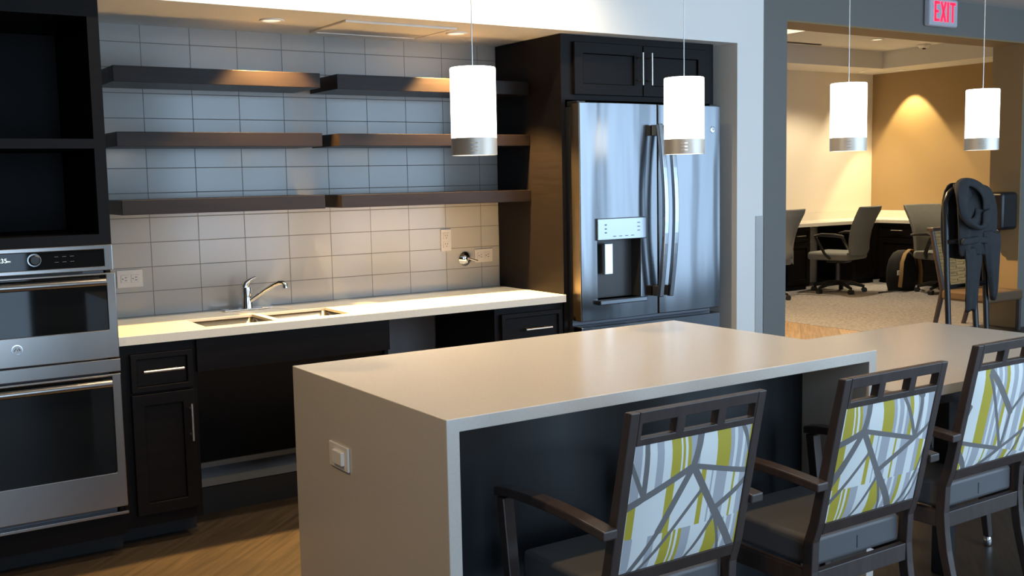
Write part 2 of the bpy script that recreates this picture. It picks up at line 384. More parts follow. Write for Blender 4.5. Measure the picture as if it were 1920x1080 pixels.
# ================================================================== WALL CABINET + OVENS (left)
cx0, cx1 = -0.95, -0.093
t = thing('oven_cabinet', (-0.52, -0.3, FL), 'tall espresso cabinet with two open cubbies above built-in ovens', 'cabinet')
yf = -0.6
build('carcass', B().plate((cx0, cx1), (0.345, ZS-0.002), yf, -0.02, [(cx0+.04, -.133, .382, .688), (cx0+.04, -.133, .722, 1.150)], XZ)
      .box(cx0+.04, -.133, -.03, -.02, .382, 1.15).box(cx0, cx0+.018, yf, -.02, -.655, .345).box(-.1105, -.0945, yf+.03, -.02, -.655, .345), espresso, t)
build('base', B().box(cx0, cx1, yf, -.02, -.735, -.655), espresso, t)
build('toe_kick', B().box(cx0, cx1, -.515, -.46, FL, -.735), blackish, t)
ov = thing('double_wall_oven', (-0.52, -0.3, -.65), 'stainless steel double wall oven built in below the open cubbies', 'oven')
ox0, ox1 = -0.90, -0.096
build('body', B().box(ox0+.03, ox1-.03, -.598, -.04, -.648, .335), dark_metal, ov)
build('fascia', B().plate((ox0, ox1), (.252, .345), -.622, -.598, [(ox0+.03, -.127, .268, .328)], XZ), steel, ov, bevel=.003)
cp = build('control_panel', B().box(ox0+.03, -.127, -.6185, -.599, .268, .328), black_glass, ov)
kn = build('knob', B().lathe([(.0, 0.0), (.019, 0), (.0185, .012), (.014, .016), (0, .016)], (-.358, -.6185, .302), 'y'), black_plastic, cp, smooth=True)
build('knob_ring', B().lathe([(.019, 0), (.0225, 0), (.0225, .004), (.019, .004)], (-.358, -.6185, .302), 'y', ring=True), chrome, cp, smooth=True)
mk = B()
for i in range(3):
    for j in range(2): mk.box(-.292+i*.026, -.279+i*.026, -.6192, -.6184, .309-j*.019, .3105-j*.019)
build('button_marks', mk, grey_plastic, cp)
# lit clock text, right end of it is what the picture shows
def text_part(name, s, size, loc, mat, parent):
    cu = bpy.data.curves.new('txt', 'FONT'); cu.body = s; cu.size = size; cu.extrude = 0.0003
    tmp = bpy.data.objects.new('txt', cu); C.objects.link(tmp); bpy.context.view_layer.update()
    dg = bpy.context.evaluated_depsgraph_get(); me = bpy.data.meshes.new_from_object(tmp.evaluated_get(dg))
    bpy.data.objects.remove(tmp)
    mb = B().add([(v.co.x+loc[0], loc[1]-v.co.z, v.co.y+loc[2]) for v in me.vertices], [tuple(p.vertices) for p in me.polygons])
    bpy.data.meshes.remove(me)
    return build(name, mb, mat, parent)
text_part('clock_digits', ':35', .021, (-.469, -.6189, .298), clock_lit, cp)
text_part('clock_suffix', 'PM', .0085, (-.4445, -.6189, .298), clock_lit, cp)
build('vent_slot', B().box(ox0+.02, -.2, -.612, -.60, .246, .2525), blackish, ov)
def oven_door(z0, z1, g0, g1, hz):
    d = build('oven_door', B().plate((ox0, ox1+.003), (z0, z1), -.632, -.599, [(ox0+.03, -.126, g0, g1)], XZ), steel, ov, bevel=.003)
    build('window_glass', B().box(ox0+.03, -.126, -.6285, -.602, g0, g1), black_glass, d)
    build('handle', B().tube([(ox0+.05, -.682, hz), (-.138, -.682, hz)], .0135, 16).box(-.162, -.142, -.682, -.626, hz-.009, hz+.009).box(ox0+.055, ox0+.075, -.682, -.626, hz-.009, hz+.009), steel, d, smooth=True)
    return d
d1 = oven_door(-.066, .244, .038, .236, .215)
build('emblem', B().lathe([(.0155, 0), (.0185, 0), (.0185, .003), (.0155, .003)], (-.434, -.632, -.005), 'y', ring=True).tube([(-.443, -.634, -.009), (-.436, -.634, .002), (-.432, -.634, -.009), (-.427, -.634, .001), (-.424, -.634, -.008)], .0012, 6), chrome, d1, smooth=True)
build('divider_strip', B().box(ox0, ox1+.004, -.634, -.599, -.117, -.070), steel, ov, bevel=.002)
oven_door(-.62, -.124, -.49, -.134, -.150)
build('bottom_strip', B().box(ox0, ox1+.006, -.626, -.599, -.652, -.640), steel, ov, bevel=.002)

# ================================================================== BASE CABINETS, WORKTOP
ct = thing('worktop', (0.94, -0.3, -.035), 'cream quartz kitchen worktop under the tiled wall with a sink cut in', 'worktop')
SB = [(.262, .545, -.52, -.255), (.575, .878, -.52, -.255)]
build('slab', B().plate((-.083, 1.962), (-.5835, 0), 0, -.012, SB, XY), quartz_ct, ct, bevel=.0012)
build('front_edge', B().box(-.083, 1.962, -.584, -.556, -.035, -.0005), quartz_ct, ct, bevel=.0015)
def bar_handle(mb, p, q, y, out=.032, r=.005):
    p, q = Vector((p[0], y-out, p[1])), Vector((q[0], y-out, q[1]))
    mb.tube([p, q], r, 10)
    for s in (.15, .85):
        a = p.lerp(q, s); mb.tube([a, (a.x, y+.001, a.z)], .004, 8)
    return mb
def shaker(name, x0, x1, z0, z1, y, parent, fr=.05, th=.02, mat=espresso, f=XZ, sgn=1):
    hole = (x0+fr, x1-fr, z0+fr, z1-fr)
    mb = B().plate((x0, x1), (z0, z1), y-th*sgn, y, [hole], f)
    a = f(hole[0], hole[2], y-th*.45*sgn); c = f(hole[1], hole[3], y)
    mb.box(a[0], c[0], a[1], c[1], a[2], c[2])
    return build(name, mb, mat, parent, bevel=.0025)
# left drawer unit
bc = thing('base_cabinet', (.06, -.3, FL), 'narrow espresso base cabinet with one drawer and one door beside the ovens', 'base cabinet', )
build('carcass', B().box(-.088, .205, -.555, -.01, -.735, -.036), espresso, bc)
build('toe_kick', B().box(-.088, .205, -.46, -.01, FL, -.735), blackish, bc)
dr = shaker('drawer', -.044, .188, -.219, -.072, -.555, bc, fr=.022)
build('handle', bar_handle(B(), (-.005, -.137), (.145, -.137), -.575), nickel, dr, smooth=True)
dr = shaker('door', -.046, .188, -.690, -.227, -.555, bc, fr=.045)
build('handle', bar_handle(B(), (.166, -.422), (.166, -.278), -.575), nickel, dr, smooth=True)
# sink front with open knee space
sf = thing('sink_cabinet', (.61, -.3, FL), 'espresso sink apron over an open knee space with sloping pipe panel', 'sink cabinet')
build('apron', B().plate((.206, 1.033), (-.165, -.036), -.57, -.552, [], XZ), espresso, sf)
build('pipe_panel', B().hexa([(.207, -.05, -.66), (1.013, -.05, -.66), (1.013, -.03, -.66), (.207, -.03, -.66), (.207, -.55, -.165), (1.013, -.55, -.165), (1.013, -.53, -.165), (.207, -.53, -.165)]), blackish, sf)
build('side_panel', B().box(1.015, 1.033, -.552, -.01, -.69, -.036), espresso, sf)
build('ledge_rail', B().box(.207, 1.015, -.06, .0, -.683, -.661), grey_plastic, sf)
build('base_board', B().box(.207, 1.03, -.31, -.295, FL, -.70), blackish, sf)
# right drawer unit
br_ = thing('base_cabinet', (1.77, -.3, FL), 'espresso base cabinet with a drawer beside the refrigerator, half hidden by the island', 'base cabinet')
build('carcass', B().box(1.575, 1.962, -.555, -.01, -.735, -.036), espresso, br_)
build('toe_kick', B().box(1.575, 1.962, -.46, -.01, FL, -.735), blackish, br_)
dr = shaker('drawer', 1.603, 1.945, -.219, -.066, -.555, br_, fr=.022)
build('handle', bar_handle(B(), (1.715, -.142), (1.862, -.142), -.575), nickel, dr, smooth=True)
dr = shaker('door', 1.603, 1.945, -.690, -.227, -.555, br_, fr=.045)
build('handle', bar_handle(B(), (1.625, -.422), (1.625, -.278), -.575), nickel, dr, smooth=True)
# sink
sk = thing('sink', (.57, -.39, -.2), 'stainless steel double bowl sink set into the cream worktop', 'sink')
for (a, b, c, d) in SB:
    a, b, c, d = a-.004, b+.004, c-.004, d+.004; zt, zb = -.0125, -.19
    mb = B().add([(a,c,zt),(b,c,zt),(b,d,zt),(a,d,zt),(a,c,zb),(b,c,zb),(b,d,zb),(a,d,zb)], [(4,5,6,7),(0,1,5,4),(1,2,6,5),(2,3,7,6),(3,0,4,7)])
    o = build('bowl', mb, steel_sink, sk, bevel=.03, seg=5, smooth=True)
    so = o.modifiers.new('sol', 'SOLIDIFY'); so.thickness = .002; so.offset = 0
    build('drain', B().lathe([(0, 0), (.04, 0), (.042, .003), (.03, .003), (.028, .001), (0, .001)], ((a+b)/2, (c+d)/2, zb+.001)), chrome, o, smooth=True)
fc = thing('faucet', (.58, -.09, 0), 'chrome single lever kitchen faucet behind the sink', 'faucet')
build('base_plate', B().box(.472, .695, -.118, -.066, .0005, .009), chrome, fc, bevel=.004)
build('body', B().lathe([(.0, .008), (.025, .008), (.023, .03), (.020, .06), (.021, .085), (.019, .10), (0, .104)], (.583, -.092, 0)), chrome, fc, smooth=True)
build('lever', B().tube([(.577, -.092, .10), (.583, -.095, .118), (.600, -.102, .132), (.622, -.108, .143)], [.017, .013, .008, .005], 12), chrome, fc, smooth=True)
build('spout', B().tube([(.590, -.10, .035), (.61, -.125, .056), (.645, -.165, .088), (.672, -.198, .112), (.688, -.215, .121), (.700, -.228, .120), (.706, -.234, .110), (.707, -.236, .098)], [.011, .011, .0105, .010, .010, .0105, .012, .0115], 14), chrome, fc, smooth=True)
# wall plates
def outlet(x0, x1, z0, z1, label, vert):
    o = thing('power_outlet', ((x0+x1)/2, 0, (z0+z1)/2), label, 'outlet', 'outlets on the tiled wall')
    build('cover_plate', B().box(x0, x1, -.006, -.0005, z0, z1), almond_plastic, o, bevel=.002)
    xc, zc = (x0+x1)/2, (z0+z1)/2
    for s in (-1, 1):
        a, c = (xc, zc+s*.021) if vert else (xc+s*.021, zc)
        r = build('receptacle', B().box(a-.0165, a+.0165, -.0085, -.005, c-.0165, c+.0165), almond_plastic, o, bevel=.0015)
        q = B()
        for d in (-.006, .006): q.box(*((a+d-.0012, a+d+.0012, -.0089, -.0084, c-.001, c+.008) if vert else (a-.001, a+.008, -.0089, -.0084, c+d-.0012, c+d+.0012)))
        q.lathe([(0, 0), (.0026, 0), (.0026, .0005), (0, .0005)], (a-(0 if vert else .009), -.0084, c-(.009 if vert else 0)), 'y', 8)
        build('slots', q, slot_dark, r)
outlet(.058, .164, .126, .201, 'horizontal white outlet on the tiles next to the ovens', False)
outlet(1.620, 1.679, .196, .306, 'upright white outlet on the tiles above the chrome valve', True)
outlet(1.816, 1.923, .129, .197, 'horizontal white outlet on the tiles right of the chrome valve', False)
vv = thing('water_valve', (1.757, 0, .152), 'chrome water shut-off valve with round escutcheon on the tiled wall', 'valve')
build('escutcheon', B().lathe([(.036, .0005), (.036, .006), (.024, .018), (.012, .024), (0, .025)], (1.757, 0, .152), 'y'), chrome, vv, smooth=True)
build('stem', B().tube([(1.757, -.02, .152), (1.757, -.055, .150)], .009, 12), chrome, vv, smooth=True)
build('handle', B().tube([(1.748, -.05, .158), (1.795, -.062, .142)], [.008, .011], 10, .6), chrome, vv, smooth=True)
# shelves
for (a, b, z0, z1, lb) in [(.018, .876, .955, 1.017, 'top left dark wood floating shelf with a warm highlight on its front'), (.955, 1.964, .953, 1.017, 'top right dark wood floating shelf behind the nearest pendant'),
                           (.018, .876, .706, .763, 'middle left dark wood floating shelf'), (.955, 1.964, .708, .762, 'middle right dark wood floating shelf'),
                           (.024, .879, .438, .496, 'bottom left dark wood floating shelf above the faucet'), (.956, 1.964, .438, .494, 'bottom right dark wood floating shelf above the valve and outlets')]:
    o = build('floating_shelf', B().box(a, b, -.30, -.0005, z0, z1), espresso_x, at=((a+b)/2, -.15, z0), bevel=.0015)
    tag(o, lb, 'shelf', 'floating shelves on the tiled wall')
# alcove ceiling
def downlight(x, y, z, label, power, ang, r=.05, col=WARM, target=None, blend=.35):
    o = thing('recessed_light', (x, y, z), label, 'ceiling light', 'recessed ceiling lights')
    build('trim_ring', B().lathe([(r, -.0005), (r, -.006), (r*.8, -.006), (r*.72, -.0005)], (x, y, z), ring=True), white_plastic, o, smooth=True)
    build('lens', B().lathe([(0, -.001), (r*.7, -.001), (r*.7, -.0025), (0, -.0025)], (x, y, z)), lens_glow, o)
    spot(o, (x, y, z-.012), power, ang, col, target=target, blend=blend)
    return o
downlight(.64, -.375, ZS, 'small recessed light over the sink in the soffit underside', 270, 96, col=(1.0, .60, .20))
downlight(1.527, -.36, ZS, 'small recessed light beside the ceiling panel near the refrigerator', 620, 96, col=(1.0, .60, .20))
o = thing('ceiling_panel', (1.17, -.32, ZS), 'flat square access panel on the soffit underside above the shelves', 'panel')
build('frame', B().plate((.905, 1.44), (-.512, -.137), ZS-.010, ZS-.0005, [(.925, 1.42, -.492, -.157)], XY), ceil_white, o, bevel=.002)
build('cover', B().box(.925, 1.42, -.492, -.157, ZS-.006, ZS-.0005), ceil_white, o)

# ================================================================== REFRIGERATOR AND ITS SURROUND
fe = thing('refrigerator_surround', (2.45, -.28, FL), 'tall espresso surround with overhead cabinet enclosing the refrigerator', 'cabinet')
build('side_panel', B().box(1.966, 1.988, -.56, -.002, FL, ZS-.002), espresso, fe)
build('right_panel', B().box(2.916, 2.938, -.56, -.002, .911, ZS-.002), espresso, fe)
build('overhead_box', B().box(1.988, 2.916, -.56, -.002, .914, ZS-.002), espresso, fe)
for (a, b, hx) in ((2.032, 2.447, 2.447-.035), (2.453, 2.868, 2.453+.035)):
    d = shaker('door', a, b, .938, 1.182, -.56, fe, fr=.052)
    hx = 2.452-.003 if a < 2.4 else 2.503
    hx = 2.422 if a < 2.4 else 2.480
    build('handle', bar_handle(B(), (hx, .99), (hx, 1.145), -.58), nickel, d, smooth=True)
fr = thing('refrigerator', (2.45, -.3, FL), 'stainless steel french door refrigerator with water dispenser', 'refrigerator')
build('case', B().box(2.004, 2.898, -.575, -.03, FL+.02, .880), dark_metal, fr)
fx = (2.002, 2.4755, 2.4815, 2.900); zb, zt = -.128, .897
def bowed(x0, x1, z0, z1, holes=(), bow=.012, y0=-.65, y1=-.585, n=12):
    """door skin that swells slightly towards the room"""
    us = [x0+(x1-x0)*i/n for i in range(n+1)]
    X0_, X1_ = (x0, x1)
    f = lambda u, v, w_: (u, w_ - (bow*(1-((u-X0_)/(X1_-X0_)*2-1)**2) if w_ < -.62 else 0), v)
    mb = B(); mb.plate(us, (z0, z1), y0, y1, holes, f)
    return mb
dl = build('left_door', bowed(fx[0], fx[1], zb, zt, [(2.095, 2.360, -.030, .256)]), steel_fr, fr, bevel=.004, smooth=True)
drr = build('right_door', bowed(fx[2], fx[3], zb, zt), steel_fr, fr, bevel=.004, smooth=True)
build('door_edge', B().box(2.0005, 2.0018, -.648, -.587, zb+.003, zt-.003), bronze, dl)
build('freezer_drawer', bowed(fx[0], fx[3], FL+.06, -.155), steel_fr, fr, bevel=.004, smooth=True)
ds = build('dispenser', B().add([(2.095,-.652,-.03),(2.36,-.652,-.03),(2.36,-.652,.256),(2.095,-.652,.256),(2.10,-.592,-.03),(2.355,-.592,-.03),(2.355,-.592,.256),(2.10,-.592,.256)],
       [(4,5,6,7),(0,1,5,4),(1,2,6,5),(2,3,7,6),(3,0,4,7)]), P('dispenser_recess', (0.055, 0.053, 0.052), 0.35, 0.5), dl)
build('control_face', B().box(2.086, 2.387, -.672, -.652, .252, .356), P('dispenser_face', (0.36, 0.39, 0.43), 0.3, 1.0), ds, bevel=.004)
mk, mk2, mk3 = B(), B(), B()
for zz in (.285, .303, .322): mk.box(2.128, 2.140, -.6728, -.6718, zz, zz+.006); mk2.box(2.328, 2.345, -.6728, -.6718, zz+.006, zz+.010)
for xx in (2.178, 2.215, 2.252, 2.289): mk3.box(xx, xx+.018, -.6728, -.6718, .268, .2715)
build('icon_column', mk, dark_metal, ds); build('indicator_column', mk2, dark_metal, ds); build('button_row', mk3, dark_metal, ds)
build('paddle', B().box(2.152, 2.203, -.640, -.618, .085, .235), P('paddle_clear', (0.62, 0.66, 0.68), 0.18, 0.6), ds, bevel=.004)
build('drip_tray', B().box(2.084, 2.373, -.692, -.650, -.052, -.030), P('dispenser_face2', (0.20, 0.22, 0.24), 0.3, 1.0), ds, bevel=.004)
def fr_handle(x, parent):
    pts = []; n = 16
    sec = B(); rows = []
    for i in range(n+1):
        q = i/n; z = -.038+q*(.80+.038); y = -.700-.042*math.sin(math.pi*q)
        rows.append([(x-.013, y+.012, z), (x+.013, y+.012, z), (x+.013, y-.012, z), (x-.013, y-.012, z)])
    sec.loft(rows)
    b_ = build('handle', sec, P('handle_steel', (0.40, 0.42, 0.44), 0.22, 1.0), parent, bevel=.004)
    for za in (.745, -.035): build('handle_mount', B().box(x-.012, x+.012, -.692, -.655, za, za+.05), bronze, b_, bevel=.003)
fr_handle(2.447, dl); fr_handle(2.512, drr)
build('emblem', B().lathe([(0, 0), (.017, 0), (.017, .002), (.0145, .003), (0, .0025)], (2.842, -.6565, .777), 'y').tube([(2.835, -.6598, .773), (2.840, -.6598, .783), (2.843, -.6598, .773), (2.847, -.6598, .782), (2.850, -.6598, .774)], .001, 6), P('emblem_grey', (.62, .64, .68), .3, .9), drr, smooth=True)
for x in (2.03, 2.87): build('hinge_cover', B().box(x-.025, x+.025, -.63, -.55, .8805, .905), black_plastic, fr, bevel=.003)

# ================================================================== ISLAND AND LOWER TABLE
IX0, IX1, IY0, IY1 = .188, 1.735, -2.512, -1.582
isl = thing('kitchen_island', (.96, -2.05, FL), 'island with beige quartz waterfall top and dark front panel', 'kitchen island')
po = [(IX0, FL), (IX0, 0), (IX1, 0), (IX1, FL), (IX1-.035, FL), (IX1-.035, -.033), (IX0+.035, -.033), (IX0+.035, FL)]
vs_ = []
mbw = B()
xs = [IX0, IX0+.035, IX1-.035, IX1]; zs = [FL, -.033, 0]
mbw.plate((IX0, IX1), (FL, 0), IY0, IY1, [(IX0+.035, IX1-.035, FL, -.033)], XZ)
build('waterfall_slab', mbw, quartz, isl, bevel=.002)
build('cabinet_body', B().box(IX0+.0355, IX1-.0355, -2.235, IY1+.02, FL+.01, -.0335), espresso, isl)
build('front_panel', B().box(IX0+.0355, IX1-.0355, -2.247, -2.2355, FL+.002, -.0335), blue_sheen_panel, isl)
sw = thing('light_switch', (IX0, -1.91, -.212), 'white rocker switch plate on the end of the island', 'light switch')
build('cover_plate', B().box(IX0-.007, IX0-.0005, -1.974, -1.849, -.2455, -.1765), white_plastic, sw, bevel=.002)
rk = build('rocker', B().box(IX0-.016, IX0-.006, -1.950, -1.886, -.231, -.193), white_plastic, sw, bevel=.002)
tb = thing('dining_table', (2.42, -2.16, FL), 'lower beige quartz table joined to the right end of the island', 'table')
TX0, TX1, TY0, TY1, TZ = IX1+.002, 3.13, -2.61, -1.712, -.12
build('tabletop', B().box(TX0, TX1, TY0, TY1, TZ-.033, TZ), quartz, tb, bevel=.002)
build('frame_rail', B().plate((TX0+.03, TX1-.06), (TY0+.07, TY1-.07), TZ-.085, TZ-.0335, [(TX0+.05, TX1-.08, TY0+.09, TY1-.09)], XY), black_plastic, tb)
for (x, y) in ((2.10, TY0+.09), (TX1-.12, TY0+.09), (2.10, TY1-.14), (TX1-.12, TY1-.14)):
    build('leg', B().box(x, x+.055, y, y+.055, FL, TZ-.034), black_plastic, tb, bevel=.003)

# ================================================================== ARMCHAIRS AT THE ISLAND
ZT = .84
PROF = [(0, .045), (.10, .072), (.20, .095), (.294, .104), (.384, .100), (.44, .082), (.84, .0)]
def yb(z):
    for (a, p_), (b, q_) in zip(PROF, PROF[1:]):
        if z <= b: return p_+(q_-p_)*(z-a)/(b-a)
    return PROF[-1][1]
LEAN = lambda u, v, w_: (u, yb(v)+w_, v-H)       # chair space: x, height above floor, depth behind the rear face
fabA, fabB, fabC = fabric_mat('striped_print_upholstery', 0, 0), fabric_mat('striped_print_upholstery_shifted', .28, -.015), fabric_mat('striped_print_upholstery_upper', .57, .47)
def make_chair():
    c = thing('armchair', (0, 0, FL), 'dark wood armchair with striped lime and grey printed back, nearest the island end', 'armchair', 'printed back armchairs along the island')
    hs = [.0, .06, .12, .18, .24, .30, .34, .384, .42, .44, .60, .76, ZT]
    for s in (-1, 1):
        rows = []
        for h in hs:
            th = .024+.008*(1-min(1, max(0, (h-.4)/.44)))
            a, b = s*.215, s*.187
            if h < .25: th -= .004*(1-h/.25)
            rows.append([(a, yb(h), h-H), (b, yb(h), h-H), (b, yb(h)+th, h-H), (a, yb(h)+th, h-H)])
        build('rear_leg', B().loft(rows), chair_wood, c, bevel=.003)
    build('top_rail', B().plate((-.187, .187), (.757, ZT), 0, .024, [(-.176, -.072, .775, .811), (-.045, .059, .775, .811), (.086, .182, .775, .811)], LEAN), chair_wood, c, bevel=.002)
    build('lower_rail', B().plate((-.187, .187), (.404, .438), 0, .026, [], LEAN), chair_wood, c, bevel=.002)
    # upholstered back: padded, front and rear
    n = 14; rows = []
    for sgn, off in ((-1, .003), (1, .022)):
        g_ = []
        for j in range(n+1):
            row = []
            for i in range(n+1):
                u, v = -1+2*i/n, -1+2*j/n
                k = (1-abs(u)**5)*(1-abs(v)**5)
                h = .4385+(.757-.4385)*(v+1)/2
                row.append((u*.1865, yb(h)+off+sgn*.013*k, h-H))
            g_.append(row)
        rows.append(g_)
    mb = B().grid(rows[0]).grid(rows[1])
    build('back_pad', mb, fabA, c, smooth=True)
    build('seat_rail', B().box(-.187, .187, .105, .127, .250-H, .300-H), chair_wood, c, bevel=.002)
    for s in (-1, 1): build('side_rail', B().box(s*.187, s*.212, .128, .455, .250-H, .300-H), chair_wood, c, bevel=.002)
    build('front_rail', B().box(-.187, .187, .445, .47, .250-H, .300-H), chair_wood, c, bevel=.002)
    st = build('seat', B().box(-.186, .186, .128, .49, .3005-H, .385-H), vinyl, c, bevel=.014, seg=5, smooth=True)
    build('seam', B().box(-.0012, .0012, .1268, .1275, .32-H, .356-H), blackish, st)
    for s in (-1, 1):
        x = s*.236
        f_ = [(x-.017, .455, 0), (x+.017, .455, 0), (x+.017, .49, 0), (x-.017, .49, 0)]
        rows = []
        for h, k, dy in ((.035, .72, -.045), (.25, 1, -.02), (.40, 1, .0), (.5385, 1, .018)):
            rows.append([(x-.017*k, .455+dy, h-H), (x+.017*k, .455+dy, h-H), (x+.017*k, .455+dy+.032*k, h-H), (x-.017*k, .455+dy+.032*k, h-H)])
        lg = build('front_leg', B().loft(rows), chair_wood, c, bevel=.003)
        build('glide', B().lathe([(.013, .002), (.015, .006), (.015, .022), (.011, .034)], (x, .422, FL), 'z', 14), chrome, lg, smooth=True)
        # arm: flat bar from the front leg back past the post, rising in a gentle arc
        rows = []
        for i in range(11):
            q = i/10; y = .512-.462*q; z = .556+.012*math.sin(math.pi*q)-.003*q-(.005 if i == 0 else 0)
            wd = .021
            rows.append([(x-wd, y, z-H-.012), (x+wd, y, z-H-.012), (x+wd, y, z-H+.012), (x-wd, y, z-H+.012)])
        build('arm', B().loft(rows), chair_wood, c, bevel=.004)
    return c
ch = make_chair()
CH = [(.692, -2.83), (1.365, -2.867), (2.085, -2.771), (2.725, -2.85)]
LB = ['dark wood armchair with striped lime and grey printed back, the one nearest the camera',
      'dark wood armchair in front of the island right corner, second in the row',
      'dark wood armchair at the lower table, its printed back cut by the right frame edge',
      'dark armchair at the lower table of which only one front leg shows']
ch.location = (CH[0][0], CH[0][1], 0); ch['label'] = LB[0]
for i in (1, 2, 3):
    o = dup(ch, (CH[i][0], CH[i][1], FL), label=LB[i])
    for k in o.children:
        if k.name.startswith('back_pad'):
            k.data = k.data.copy(); k.data.materials[0] = (fabA, fabB, fabC, fabA)[i]

# ================================================================== PENDANTS
def pendant(x, y):
    p = thing('pendant_lamp', (x, y, .62), 'white cylinder pendant lamp', 'pendant lamp', 'pendant lamps over the island and table')
    r = .064
    sh = build('lamp_shade', B().lathe([(r-.006, .858-.62), (r-.002, .862-.62), (r, .859-.62), (r, .668-.62), (r-.003, .668-.62)], (x, y, .62), n=40), shade_glow, p, smooth=True)
    build('diffuser', B().lathe([(0, .004), (r-.004, .004), (r-.004, .006), (0, .006)], (x, y, .62), n=40), shade_glow, p)
    bd = build('metal_band', B().lathe([(r-.002, .0), (r+.0005, .0), (r+.0005, .0475), (r-.002, .0475), (r-.002, .0)], (x, y, .62), n=40, ring=True), band_nickel, p, smooth=True)
    a = Vector((-1.02-x, -4.62-y)).normalized()
    t_ = Vector((-a.y, a.x))
    q = B()
    for k in range(3):
        z = .62+.012+k*.0105
        pts = [(x+(r+.0008)*math.cos(g), y+(r+.0008)*math.sin(g), z) for g in [math.atan2(a.y, a.x)+d for d in (-.15, -.05, .05, .15)]]
        q.tube(pts, .0013, 6)
    build('slots', q, chrome, bd)
    build('cord', B().tube([(x, y, .862), (x, y, ZC-.02)], .0015, 8), nickel, p)
    build('canopy', B().lathe([(0, -.022), (.03, -.022), (.055, -.008), (.055, -.0005)], (x, y, ZC), n=24), nickel, p, smooth=True)
    return p
pd = pendant(.566, -2.05)
PL = ['white cylinder pendant lamp in front of the shelves, the largest of the four', 'white cylinder pendant lamp in front of the refrigerator',
      'white cylinder pendant lamp in front of the cream office wall', 'white cylinder pendant lamp at the right, before the ochre wall']
pd['label'] = PL[0]
for k, x in enumerate((1.358, 2.157, 2.977)): dup(pd, (x, -2.05, .62+(.0, .008, .010)[k]), math.atan2(-2.57, -1.02-x)-math.atan2(-2.57, -1.02-.566), PL[k+1])

# ceiling lights of the main room, out of frame above the soffit edge and island; the last one is added fill
downlight(.45, -1.1, ZC, 'recessed ceiling light over the kitchen aisle, left one', 80, 125, .07, WARMW, target=(.35, -.8, .9), blend=.8)
downlight(1.6, -1.05, ZC, 'recessed ceiling light over the kitchen aisle, right one', 110, 125, .07, WARMW, target=(1.5, -.8, .9), blend=.8)
downlight(1.0, -2.7, ZC, 'recessed ceiling light over the island seats', 75, 120, .07, WARM)
downlight(-1.3, -2.2, ZC, 'unseen fill light added left of the island', 80, 120, .07, WARM)  # no fixture known here, added to warm the island end

# ================================================================== EXIT SIGN, DISPENSER
ex = thing('exit_sign', (6.48, YG, 1.645), 'white exit sign with red lit letters above the office opening', 'exit sign')
build('housing', B().box(6.222, 6.575, YG-.062, YG-.0005, 1.648, 1.862-.004), sign_face, ex, bevel=.018, seg=4)
def seg(mb, p, q, wd):
    p, q = Vector(p), Vector(q); d = (q-p).normalized(); n_ = Vector((-d.y, d.x))*wd/2
    y0, y1 = YG-.066, YG-.062
    c4 = [p-n_, q-n_, q+n_, p+n_]
    mb.hexa([(c.x, y0, c.y) for c in c4]+[(c.x, y1, c.y) for c in c4])
lz0, lz1, lx = 1.682, 1.832, 6.272
def letter(segs, x, wd=.02):
    q = B()
    for a, b in segs: seg(q, (x+a[0], lz0+a[1]*(lz1-lz0)), (x+b[0], lz0+b[1]*(lz1-lz0)), wd)
    return q
for nm, sg, x in (('letter_e', [((.01, 0), (.01, 1)), ((.0, .067), (.06, .067)), ((.0, .5), (.05, .5)), ((.0, .933), (.06, .933))], lx),
                  ('letter_x', [((.008, 0), (.062, 1)), ((.062, 0), (.008, 1))], lx+.075),
                  ('letter_i', [((.01, 0), (.01, 1))], lx+.157),
                  ('letter_t', [((.035, 0), (.035, 1)), ((.0, .933), (.07, .933))], lx+.192)):
    build(nm, letter(sg, x), red_lit, ex)
pt = thing('towel_dispenser', (7.588, .70, .19), 'black paper towel dispenser on the ochre side of the opening', 'dispenser')
build('case', B().box(7.36, 7.587, .56, .815, .035, .355), black_plastic, pt, bevel=.03, seg=4, smooth=True)
build('window', B().box(7.355, 7.361, .63, .745, .12, .30), black_glass, pt, bevel=.004)
build('lever', B().box(7.365, 7.40, .60, .775, .022, .04), dark_metal, pt, bevel=.004)

# ================================================================== OFFICE
dk = thing('desk_worktop', (9.4, 4.0, -.08), 'L-shaped cream desk worktop along the two office walls', 'desk')
po = [(3.9, 3.72), (9.86, 3.72), (9.86, .95), (10.468, .95), (10.468, 4.298), (3.9, 4.298)]
build('slab', B().prism(po, XY, -.075, -.035), quartz_ct, dk, bevel=.002)
build('back_splash', B().box(3.9, 10.44, 4.28, 4.2985, -.035, .055), quartz_ct, dk)
build('side_splash', B().box(10.45, 10.4685, .95, 4.279, -.035, .055), quartz_ct, dk)
def desk_cab(x0, x1, label, drawers):
    c = thing('desk_cabinet', ((x0+x1)/2, 4.0, FL), label, 'cabinet', 'desk cabinets in the office')
    build('carcass', B().box(x0, x1, 3.77, 4.27, FL+.05, -.076), espresso, c)
    build('toe_kick', B().box(x0, x1, 3.82, 4.27, FL, FL+.05), blackish, c)
    d = shaker('drawer', x0+.015, x1-.015, -.245, -.09, 3.77, c, fr=.03)
    mx_ = (x0+x1)/2
    build('handle', bar_handle(B(), (mx_-.075, -.175), (mx_+.075, -.175), 3.75), nickel, d, smooth=True)
    d = shaker('door', x0+.015, x1-.015, -.74, -.255, 3.77, c, fr=.06)
    build('handle', bar_handle(B(), (x0+.06, -.49), (x0+.06, -.33), 3.75), nickel, d, smooth=True)
desk_cab(8.30, 8.70, 'dark desk cabinet at the left under the cream office wall', 1)
desk_cab(9.42, 9.84, 'dark desk cabinet behind the middle office chair', 1)
c = thing('desk_cabinet', (10.1, 3.2, FL), 'dark desk cabinet under the ochre wall behind the backpack', 'cabinet', 'desk cabinets in the office')
build('carcass', B().box(9.91, 10.44, 2.62, 3.74, FL+.05, -.076), espresso, c)
